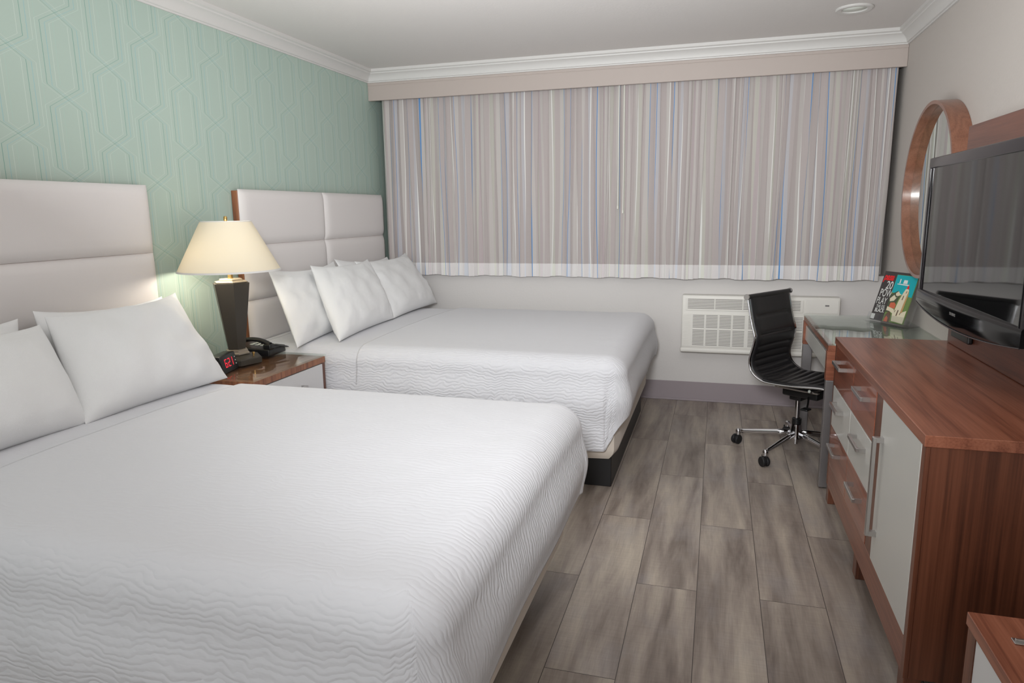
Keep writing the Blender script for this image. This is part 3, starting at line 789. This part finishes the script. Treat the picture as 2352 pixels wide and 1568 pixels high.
# ---------------------------------------------------------------- magazines in acrylic holder
hb = Vector((3.427, -.728, .7378)); hx_ = (Vector((3.573, -.985, .7378))-hb); hwid = hx_.length; ang = math.atan2(hx_.y, hx_.x)
hold = empty('brochure_holder', hb, 'clear acrylic stand holding two magazines on the desk', 'holder', rz=ang)
# local x runs along the stand, local +y points away from the viewer (towards the wall corner)
tilt = R(17)
def tp(x, y, z):  # leaning frame: z up the slope
    return Vector((x, y*math.cos(tilt)+z*math.sin(tilt), z*math.cos(tilt)-y*math.sin(tilt)))
def lean(b, x0, x1, y0, y1, z0, z1, bev=0):
    t = bmesh.new(); box(t, x0, x1, y0, y1, z0, z1, bev, 1)
    for q in t.verts: q.co = tp(*q.co)+Vector((0, .012, .012))
    add(b, t)
b = bmesh.new(); lean(b, 0, hwid, .020, .023, 0, .235); lean(b, 0, hwid, -.006, -.003, 0, .040)
new_obj('back_plate', b, 'acrylic', hold)
b = bmesh.new(); box(b, 0, hwid, -.006, .110, 0.0002, .0032); lean(b, 0, hwid, -.003, .020, -.002, .001)
new_obj('foot_plate', b, 'acrylic', hold)

def text_mesh(body, size, extr=.0002, bold=0, sx=1.0, font_shear=0):
    c = bpy.data.curves.new('t', 'FONT'); c.body = body; c.size = size; c.extrude = extr; c.offset = bold; c.shear = font_shear
    o = bpy.data.objects.new('t', c); COL.objects.link(o); bpy.context.view_layer.update()
    dg = bpy.context.evaluated_depsgraph_get(); me = bpy.data.meshes.new_from_object(o.evaluated_get(dg))
    b = bmesh.new(); b.from_mesh(me)
    for q in b.verts: q.co.x *= sx
    bpy.data.objects.remove(o); bpy.data.curves.remove(c); bpy.data.meshes.remove(me)
    return b
def mag_root(name, x, y, label):
    e = empty(name, (0, 0, 0), label, 'magazine')
    lo = Matrix.Translation(hb) @ Matrix.Rotation(ang, 4, 'Z') @ Matrix.Translation((0, .012, .012)) @ Matrix.Rotation(-tilt, 4, 'X') @ Matrix.Translation((x, y, .0015))
    e.matrix_world = lo; return e
bpy.context.view_layer.update()
def put_text(root, name, body, size, x, z, y, mat, **kw):
    b = text_mesh(body, size, **kw)
    for q in b.verts: q.co = Vector((x+q.co.x, y-q.co.z, z+q.co.y))
    return new_obj(name, b, mat, root)
def poly(root, name, pts, y, mat, t=.0003):
    if root.name.startswith('magazine.001'): pts = [(px*.150/.165, pz*.270/.262) for px, pz in pts]
    b = bmesh.new(); A = [b.verts.new((px, y, pz)) for px, pz in pts]; B_ = [b.verts.new((px, y+t, pz)) for px, pz in pts]
    b.faces.new(A); b.faces.new(B_[::-1])
    for i in range(len(pts)): b.faces.new([A[i], A[(i+1) % len(pts)], B_[(i+1) % len(pts)], B_[i]])
    return new_obj(name, b, mat, root)
mw, mh = .205, .285
m1 = mag_root('magazine', .004, .012, 'dark-covered magazine with red masthead and 20 POW PLAY headline, behind the tower booklet')
b = bmesh.new(); box(b, 0, mw, 0, .006, 0, mh); new_obj('cover', b, 'mag_dark', m1)
put_text(m1, 'masthead', 'pasa', .056, .006, mh-.050, -.0002, 'red', bold=.002, sx=.74, font_shear=.3)
put_text(m1, 'headline', '20', .064, .040, mh-.100, -.0002, 'white', bold=.0004, sx=.78)
put_text(m1, 'headline', 'POW', .062, .012, mh-.146, -.0002, 'white', sx=.60)
put_text(m1, 'headline', 'PLAY', .056, .006, mh-.190, -.0002, 'white', sx=.60)
put_text(m1, 'subtitle', 'THE ESS', .026, .018, mh-.214, -.0002, 'white', sx=.70)
put_text(m1, 'subtitle', 'BLACK', .031, .016, mh-.238, -.0002, 'white', bold=.0005, sx=.74)
poly(m1, 'barcode_label', [(.002, .004), (.030, .004), (.030, .034), (.002, .034)], -.0004, 'white')
m2 = mag_root('magazine', .112, .0005, 'turquoise and green magazine with a white church tower on its cover')
m2w, m2h = .165, .262   # cover art is drawn on this size, then fitted to the cover
b = bmesh.new(); box(b, 0, .150, .0006, .006, 0, .270); new_obj('cover', b, 'green', m2)
poly(m2, 'sky', [(.002, m2h*.62), (m2w, m2h*.56), (m2w, m2h-.002), (.002, m2h-.002)], .0001, 'teal')
poly(m2, 'hillside', [(0, .05), (.05, .06), (.075, .15), (.05, .175), (0, .15)], .0000, 'darkgreen')
poly(m2, 'village', [(.004, .128), (.03, .15), (.05, .135), (.06, .145), (.04, .118), (.01, .112)], -.0003, 'cream')
poly(m2, 'village', [(.038, .160), (.055, .172), (.07, .160), (.085, .156), (.06, .146), (.042, .148)], -.0003, 'cream')
poly(m2, 'roof', [(.016, .080), (.020, .106), (.050, .110), (.066, .098), (.064, .076)], -.0003, 'roofred')
poly(m2, 'church_facade', [(.005, .062), (.005, .084), (.060, .074), (.070, .062), (.120, .060), (m2w-.004, .075), (m2w-.004, .004), (.070, .008), (.060, .050), (.030, .060)], -.0005, 'cream')
poly(m2, 'church_tower', [(.068, .06), (.078, .125), (.092, .165), (.102, .188), (.116, .192), (.130, .184), (.136, .160), (.134, .120), (.132, .06)], -.0008, 'cream')
poly(m2, 'tower_shade', [(.118, .06), (.122, .120), (.126, .160), (.130, .184), (.136, .160), (.134, .120), (.132, .06)], -.0011, 'tan')
poly(m2, 'dome', [(.106, .190), (.110, .204), (.116, .210), (.122, .204), (.126, .190)], -.0011, 'red')
poly(m2, 'dome', [(.1150, .208), (.1155, .222), (.117, .222), (.1175, .208)], -.0011, 'roofred')
for (x0, z0, x1, z1) in ((.098, .128, .104, .152), (.112, .166, .117, .178), (.092, .040, .100, .072), (.072, .058, .076, .070), (.116, .048, .121, .060)):
    poly(m2, 'church_window', [(x0, z0), (x1, z0), (x1+.003, z1), (x0+.003, z1)], -.0014, 'brown')
poly(m2, 'archway', [(.010, .0), (.012, .036), (.022, .054), (.036, .058), (.050, .046), (.055, .020), (.056, 0)], -.0008, 'brown')
poly(m2, 'shrine', [(.012, .0), (.014, .018), (.024, .032), (.038, .022), (.040, 0)], -.0011, 'roofred')
poly(m2, 'title', [(.036, m2h-.046), (.044, m2h-.046), (.044, m2h-.022), (.036, m2h-.022)], -.0003, 'white')
poly(m2, 'title', [(.066, m2h-.046), (.098, m2h-.046), (.096, m2h-.026), (.068, m2h-.026)], -.0003, 'white')
poly(m2, 'subtitle', [(.024, m2h-.053), (.118, m2h-.056), (.118, m2h-.049), (.024, m2h-.049)], -.0003, 'white')

# ---------------------------------------------------------------- dresser
SX, SY0, SY1, SZ = 3.132, -3.151, -1.665, .795
dr = empty('dresser', (SX, SY0, 0), 'long walnut dresser with metal handles, white drawers and white door, under the television', 'dresser')
dd, ln = W-.003-SX, SY1-SY0
Y = lambda y: y-SY0
b = bmesh.new(); box(b, -.004, dd, 0, ln, .763, .795, .0015, 1); new_obj('top_board', b, 'wood_y', dr)
b = bmesh.new(); box(b, .012, dd, .006, .030, .085, .7625, .001, 1); new_obj('end_panel', b, 'wood_z', dr)
b = bmesh.new(); box(b, 0, .012, .004, .034, .085, .7625, .001, 1); new_obj('end_edging', b, 'wood_z', dr)
b = bmesh.new(); box(b, 0, dd, ln-.030, ln-.004, .085, .7625, .001, 1); new_obj('end_panel', b, 'wood_z', dr)
b = bmesh.new(); box(b, .022, dd, .0305, ln-.0305, .0855, .762); new_obj('carcass', b, 'wood_y', dr)
b = bmesh.new(); box(b, .001, .0215, .0345, ln-.0305, .0855, .1965, .001, 1); new_obj('plinth_rail', b, 'wood_y', dr)
b = bmesh.new(); box(b, .001, .0215, Y(-2.655), Y(-2.560), .197, .762, .0006, 1); new_obj('stile', b, 'wood_z', dr)
def pull(parent, y0, y1, z, vert=None):
    b = bmesh.new()
    if vert:
        z0, z1 = vert; yc = y0
        box(b, -.034, -.022, yc-.0085, yc+.0085, z0, z1, .0012, 1)
        for q in (z0+.0085, z1-.0085): box(b, -.0225, 0, yc-.0085, yc+.0085, q-.0085, q+.0085)
    else:
        box(b, -.034, -.024, y0, y1, z-.0075, z+.0075, .0012, 1)
        for q in (y0+.006, y1-.006): box(b, -.0245, 0, q-.006, q+.006, z-.0075, z+.0075)
    return new_obj('handle', b, 'nickel', parent)
cols = [(-2.555, -2.139), (-2.135, -1.700)]
rows = [(.576, .760, 'wood_front', .705), (.384, .572, 'white_lam', .515), (.199, .380, 'wood_front', .320)]
for (z0, z1, mt, hz) in rows:
    for (a0, a1), hy in zip(cols, ((-2.462, -2.285), (-1.985, -1.812))):
        b = bmesh.new(); box(b, -.001 if mt == 'white_lam' else 0.0, .0215, Y(a0), Y(a1), z0, z1, .0008, 1)
        d = new_obj('drawer', b, mt, dr); d['label'] = 'white drawer with metal handle' if mt == 'white_lam' else 'walnut drawer with metal handle'
        pull(d, Y(hy[0]), Y(hy[1]), hz)
b = bmesh.new(); box(b, -.001, .0215, Y(-3.115), Y(-2.658), .199, .761, .0008, 1); d = new_obj('door', b, 'white_lam', dr); d['label'] = 'white cupboard door with long metal handle'
pull(d, Y(-2.706), None, 0, vert=(.302, .645))
for y in (-1.70, -2.41, -3.11):
    for x in (.004, dd-.06):
        b = bmesh.new(); box(b, x, x+.045, Y(y)-.03, Y(y)+.03, 0, .0849, .002, 1); new_obj('foot', b, 'wood_z', dr)

# ---------------------------------------------------------------- wall panel, television
wp = empty('tv_wall_panel', (3.572, -3.12, SZ+.001), 'walnut backing panel standing on the dresser behind the television', 'panel')
b = bmesh.new(); box(b, 0, W-.002-3.572, 0, 3.12-1.705, 0, 1.706-SZ-.001, .002, 1); new_obj('board', b, 'wood_panel', wp)
b = bmesh.new(); box(b, -.020, -.0005, 3.12-2.02, 3.12-1.81, .044, .082, .005, 2); bx_ = new_obj('media_box', b, 'black_plastic', wp); 
bx_['label'] = 'small black input box'
TX, TY0, TY1 = 3.400, -2.925, -1.860
tv = empty('television', (TX, TY0, 1.00), 'large black flat television mounted on the walnut panel above the dresser', 'television')
tw = TY1-TY0
ZT, ZB = .572, .055     # relative to 1.00
b = bmesh.new(); box(b, .020, .085, .02, tw-.02, .02, ZT-.02, .015, 3); new_obj('back_housing', b, 'black_plastic', tv, angle=40)
b = bmesh.new(); box(b, .086, .1715, tw/2-.15, tw/2+.15, .15, .42, .004, 1); new_obj('wall_bracket', b, 'black_plastic', tv)
# bezel frame (four bars)
b = bmesh.new(); bw = .042
box(b, 0, .030, 0, tw, ZT-bw, ZT, .006, 3)
box(b, 0, .030, 0, bw-.006, .030, ZT-bw+.004, .006, 3); box(b, 0, .030, tw-bw+.006, tw, .030, ZT-bw+.004, .006, 3)
new_obj('bezel', b, 'bezel', tv, angle=40)
b = bmesh.new(); box(b, -.0015, .002, .028, .0325, .03, ZT-.040); box(b, -.0015, .002, tw-.0325, tw-.028, .03, ZT-.040); new_obj('inner_strip', b, 'gloss_black', tv)
b = bmesh.new(); box(b, .0045, .0195, .030, tw-.030, .045, ZT-.036); new_obj('screen', b, 'screen', tv)
# chin, bulging forward and sagging in the middle
b = bmesh.new(); n_ = 36; ring = []
for i in range(n_+1):
    s = -1+2*i/n_; y = tw/2+s*tw/2; q = 1-s*s
    zb = -.008-.034*q; f = -.004-.014*q
    sec = [(.028, .046), (.003, .047), (f*.45, .045), (f*.9, .040), (f, .032), (f, zb+.012), (f*.8, zb), (.028, zb)]
    ring.append([b.verts.new((x, y, z)) for x, z in sec])
for i in range(n_):
    for k in range(8): b.faces.new([ring[i][k], ring[i+1][k], ring[i+1][(k+1) % 8], ring[i][(k+1) % 8]])
b.faces.new(ring[0]); b.faces.new(ring[-1][::-1])
chin = new_obj('chin', b, 'gloss_black', tv, angle=50)
b = bmesh.new()
for i in range(n_):
    def pt(i):
        s = -1+2*i/n_; q = 1-s*s; return Vector((-.004-.013*q, tw/2+s*tw/2, -.008-.034*q))
    tube(b, [pt(i), pt(i+1)], .0022, 6)
new_obj('edge_strip', b, 'bezel', chin)
b = text_mesh('SAMSUNG', .0135, bold=.0004)
for q in b.verts: q.co = Vector((-.0183-q.co.z, tw/2+.035-q.co.x-.0, .006+q.co.y))
new_obj('logo', b, 'nickel', chin)
b = bmesh.new()
for k in range(4): box(b, .040, .060, -.0005+.0195, .0205, .10+k*.03, .115+k*.03)
new_obj('socket_panel', b, 'key', tv)

# ---------------------------------------------------------------- round mirror
mr = empty('round_mirror', (W-.001, -1.11, 1.455), 'round wall mirror in a deep walnut frame, left of the television', 'mirror')
b = bmesh.new(); lathe(b, [(.435, 0), (.435, -.088), (.418, -.088), (.418, -.0)], 96, closed=True, axis='x'); new_obj('frame', b, 'wood_m', mr, angle=30)
b = bmesh.new(); lathe(b, [(0, -.002), (.4170, -.002), (.4170, -.046), (0, -.046)], 96, axis='x'); new_obj('mirror_glass', b, 'mirror', mr, angle=30)

# ---------------------------------------------------------------- luggage bench
lb = empty('luggage_bench', (3.150, -4.45, 0), 'low walnut luggage bench with white side front, in the lower right corner', 'luggage bench')
bl_, bd_ = -3.492+4.45, W-.003-3.150
b = bmesh.new(); box(b, 0, bd_, 0, bl_, .470, .500, .0012, 1); new_obj('top_board', b, 'wood_y', lb)
for y in (.010, bl_-.034):
    b = bmesh.new(); box(b, .012, bd_, y, y+.024, .04, .4695); new_obj('end_panel', b, 'wood_z', lb)
for y in (.010, bl_-.054):
    b = bmesh.new(); box(b, .002, .0118, y, y+.044, .04, .4695); new_obj('stile', b, 'wood_z', lb)
b = bmesh.new(); box(b, .004, .0118, .055, bl_-.055, .05, .4685, .001, 1); o = new_obj('front_panel', b, 'white_lam_side', lb); o['label'] = 'white front panel'
b = bmesh.new(); box(b, .0125, bd_, .0345, bl_-.0345, .04, .06); new_obj('bottom_board', b, 'wood_y', lb)
for x, y in ((.04, .04), (.04, bl_-.04), (bd_-.04, .04), (bd_-.04, bl_-.04)):
    b = bmesh.new(); box(b, x-.02, x+.02, y-.02, y+.02, 0, .0395); new_obj('foot', b, 'wood_z', lb)
for k in range(5):
    y = bl_-.100-k*.17
    b = bmesh.new(); box(b, .052, bd_-.05, y-.011, y+.011, .5002, .5035, .001, 1); box(b, .056, bd_-.054, y-.003, y+.003, .503, .508, .001, 1)
    o = new_obj('rail', b, 'nickel', lb)
    if k == 0: o['label'] = 'flat metal luggage rail'

# ---------------------------------------------------------------- office chair
ch = empty('office_chair', (3.060, -1.007, 0), 'black ribbed leather office chair with chrome frame on casters at the desk', 'chair', rz=R(-34))
P = [(-.2135, .900), (-.198, .830), (-.182, .761), (-.163, .700), (-.158, .676), (-.163, .640), (-.173, .602), (-.183, .560), (-.1830, .526), (-.172, .492), (-.150, .466), (-.115, .446), (-.080, .437), (-.02, .4365), (.04, .439), (.12, .446), (.20, .455), (.245, .458), (.275, .452), (.295, .436)]
def crom(P, n):
    out = []
    for i in range(len(P)-1):
        p0, p1, p2, p3 = P[max(i-1, 0)], P[i], P[i+1], P[min(i+2, len(P)-1)]
        for k in range(n):
            t = k/n
            out.append(tuple(.5*((2*p1[a])+(-p0[a]+p2[a])*t+(2*p0[a]-5*p1[a]+4*p2[a]-p3[a])*t*t+(-p0[a]+3*p1[a]-3*p2[a]+p3[a])*t**3) for a in (0, 1)))
    out.append(P[-1]); return out
cv = crom(P, 8); s_ = [0]
for i in range(len(cv)-1): s_.append(s_[-1]+math.hypot(cv[i+1][0]-cv[i][0], cv[i+1][1]-cv[i][1]))
ST = s_[-1]
hw_ = .208
seams = [.115, .222, .290, .335, .375, .412, .448, .484, .522, .560, .605, .655, .710, .765, .82]
def pad(i0, i1, name):
    b = bmesh.new(); nyy = 30; F, Bk = [], []
    for i in range(i0, i1+1):
        x, z = cv[i]; a = cv[max(i-1, 0)]; c = cv[min(i+1, len(cv)-1)]
        tx, tz = c[0]-a[0], c[1]-a[1]; l_ = math.hypot(tx, tz); nx, nz = -tz/l_, tx/l_   # front normal (towards sitter)
        nx, nz = (-tz/l_, tx/l_)
        ds = min([abs(s_[i]-q) for q in seams]+[s_[i]+.01, ST-s_[i]+.01])
        rib = 1-math.exp(-ds/.006)
        fr, bk = [], []
        for j in range(nyy+1):
            y = -hw_+2*hw_*j/nyy; e = hw_-abs(y)
            st = abs(e-.036); stitch = 1-.5*math.exp(-(st/.004)**2)
            edge = 1-math.exp(-e/.006)
            inner = 1 if e > .036 else 0
            tck = .005+(.010*(rib if inner else .8))*stitch*edge
            dip = .010*(1-(y/hw_)**2)
            fr.append(b.verts.new((x+nx*(tck-dip), y, z+nz*(tck-dip))))
            bk.append(b.verts.new((x-nx*(.004+dip), y, z-nz*(.004+dip))))
        F.append(fr); Bk.append(bk)
    m = len(F)
    for i in range(m-1):
        for j in range(nyy):
            b.faces.new([F[i][j], F[i+1][j], F[i+1][j+1], F[i][j+1]]); b.faces.new([Bk[i][j], Bk[i][j+1], Bk[i+1][j+1], Bk[i+1][j]])
        for j in (0, nyy): b.faces.new([F[i][j], F[i+1][j], Bk[i+1][j], Bk[i][j]])
    for i in (0, m-1):
        for j in range(nyy): b.faces.new([F[i][j], F[i][j+1], Bk[i][j+1], Bk[i][j]])
    return new_obj(name, b, 'leather', ch, smooth=True)
isp = next(i for i, q in enumerate(s_) if q > .50)
pad(0, isp, 'backrest'); pad(isp, len(cv)-1, 'seat')
for sgn in (-1, 1):
    b = bmesh.new(); tube(b, [(x, sgn*(hw_+.008), z) for x, z in cv], .0085, 10, sq=(.75, 1.25))
    new_obj('side_frame', b, 'chrome', ch, smooth=True)
b = bmesh.new(); tube(b, [(-.2135, -hw_-.018, .900), (-.2135, hw_+.018, .900)], .0135, 18); tb = new_obj('top_bar', b, 'leather', ch, angle=40)
for sgn in (-1, 1):
    b = bmesh.new(); lathe(b, [(0, -.004), (.0165, -.004), (.0175, 0), (.0165, .004), (.008, .005), (.006, .003), (0, .003)], 24, c=(-.2135, sgn*(hw_+.021), .900), axis='y')
    new_obj('end_cap', b, 'nickel', tb, angle=40)
b = bmesh.new()
for x in (-.03, .17):
    tube(b, [(x, -hw_-.006, .432), (x, -hw_+.03, .420), (x, hw_-.03, .420), (x, hw_+.006, .432)], .008, 8)
for sgn in (-1, 1): box(b, -.05, .20, sgn*.17-.010, sgn*.17+.010, .411, .421, .002, 1)
new_obj('cross_brace', b, 'nickel', ch, angle=40)
b = bmesh.new(); box(b, -.06, .15, -.075, .075, .345, .411, .012, 3); box(b, -.035, .035, -.035, .035, .315, .350, .006, 2); new_obj('tilt_mechanism', b, 'black_plastic', ch, angle=40)
b = bmesh.new(); tube(b, [(.10, -.075, .36), (.14, -.16, .345), (.16, -.21, .335)], .005, 8); box(b, .140, .180, -.245, -.195, .328, .338, .004, 2); 
new_obj('lever', b, 'black_plastic', ch)
b = bmesh.new(); lathe(b, [(0, .055), (.014, .055), (.014, .066), (.018, .068), (.018, .20), (.014, .202), (.014, .32), (0, .32)], 24); new_obj('gas_column', b, 'chrome', ch, angle=35)
b = bmesh.new(); lathe(b, [(.0185, .095), (.038, .090), (.034, .125), (.029, .150), (.027, .172), (.0185, .174)], 28, closed=True)
hub = new_obj('hub', b, 'chrome', ch, angle=35)
b = bmesh.new(); lathe(b, [(.0185, .1745), (.026, .1745), (.026, .205), (.0185, .207)], 24, closed=True); new_obj('sleeve', b, 'black_plastic', ch, angle=35)
for k in range(5):
    a = R(164.4+72*k+34); ca, sa = math.cos(a), math.sin(a)
    b = bmesh.new()
    pts = [(ca*r_, sa*r_, z_) for r_, z_ in ((.026, .118), (.10, .108), (.20, .095), (.29, .083), (.322, .080))]
    tube(b, pts, [.015, .0145, .0125, .0105, .0095], 10, sq=(.8, 1.25))
    lg = new_obj('leg', b, 'chrome', ch, smooth=True)
    b = bmesh.new(); lathe(b, [(0, .094), (.008, .093), (.0145, .086), (.0155, .076), (.0155, .058), (0, .058)], 18, c=(ca*.322, sa*.322, 0)); new_obj('caster_stem', b, 'chrome', lg, angle=40)
    wa = a+R(65); wx, wy_ = math.cos(wa), math.sin(wa); cx, cy = ca*.330, sa*.330
    rotm = Matrix.Translation((cx, cy, .028)) @ Matrix.Rotation(wa, 4, 'Z')
    b = bmesh.new()
    for sg in (-1, 1):
        t = bmesh.new(); lathe(t, [(0, -.009), (.024, -.009), (.028, -.005), (.028, .005), (.024, .009), (0, .009)], 28, c=(0, sg*.0125, 0), axis='y'); add(b, t, 0, rotm)
    t = bmesh.new(); box(t, -.022, .022, -.004, .004, -.006, .034, .003, 2); add(b, t, 0, rotm)
    wh = new_obj('caster', b, 'rubber', lg, angle=40)
    b = bmesh.new()
    for sg in (-1, 1):
        t = bmesh.new(); lathe(t, [(0, -.0008), (.017, -.0008), (.017, .0008), (0, .0008)], 24, c=(0, sg*.0222, 0), axis='y'); add(b, t, 0, rotm)
    new_obj('wheel_cap', b, 'wheel', wh, angle=40) if False else b.free()
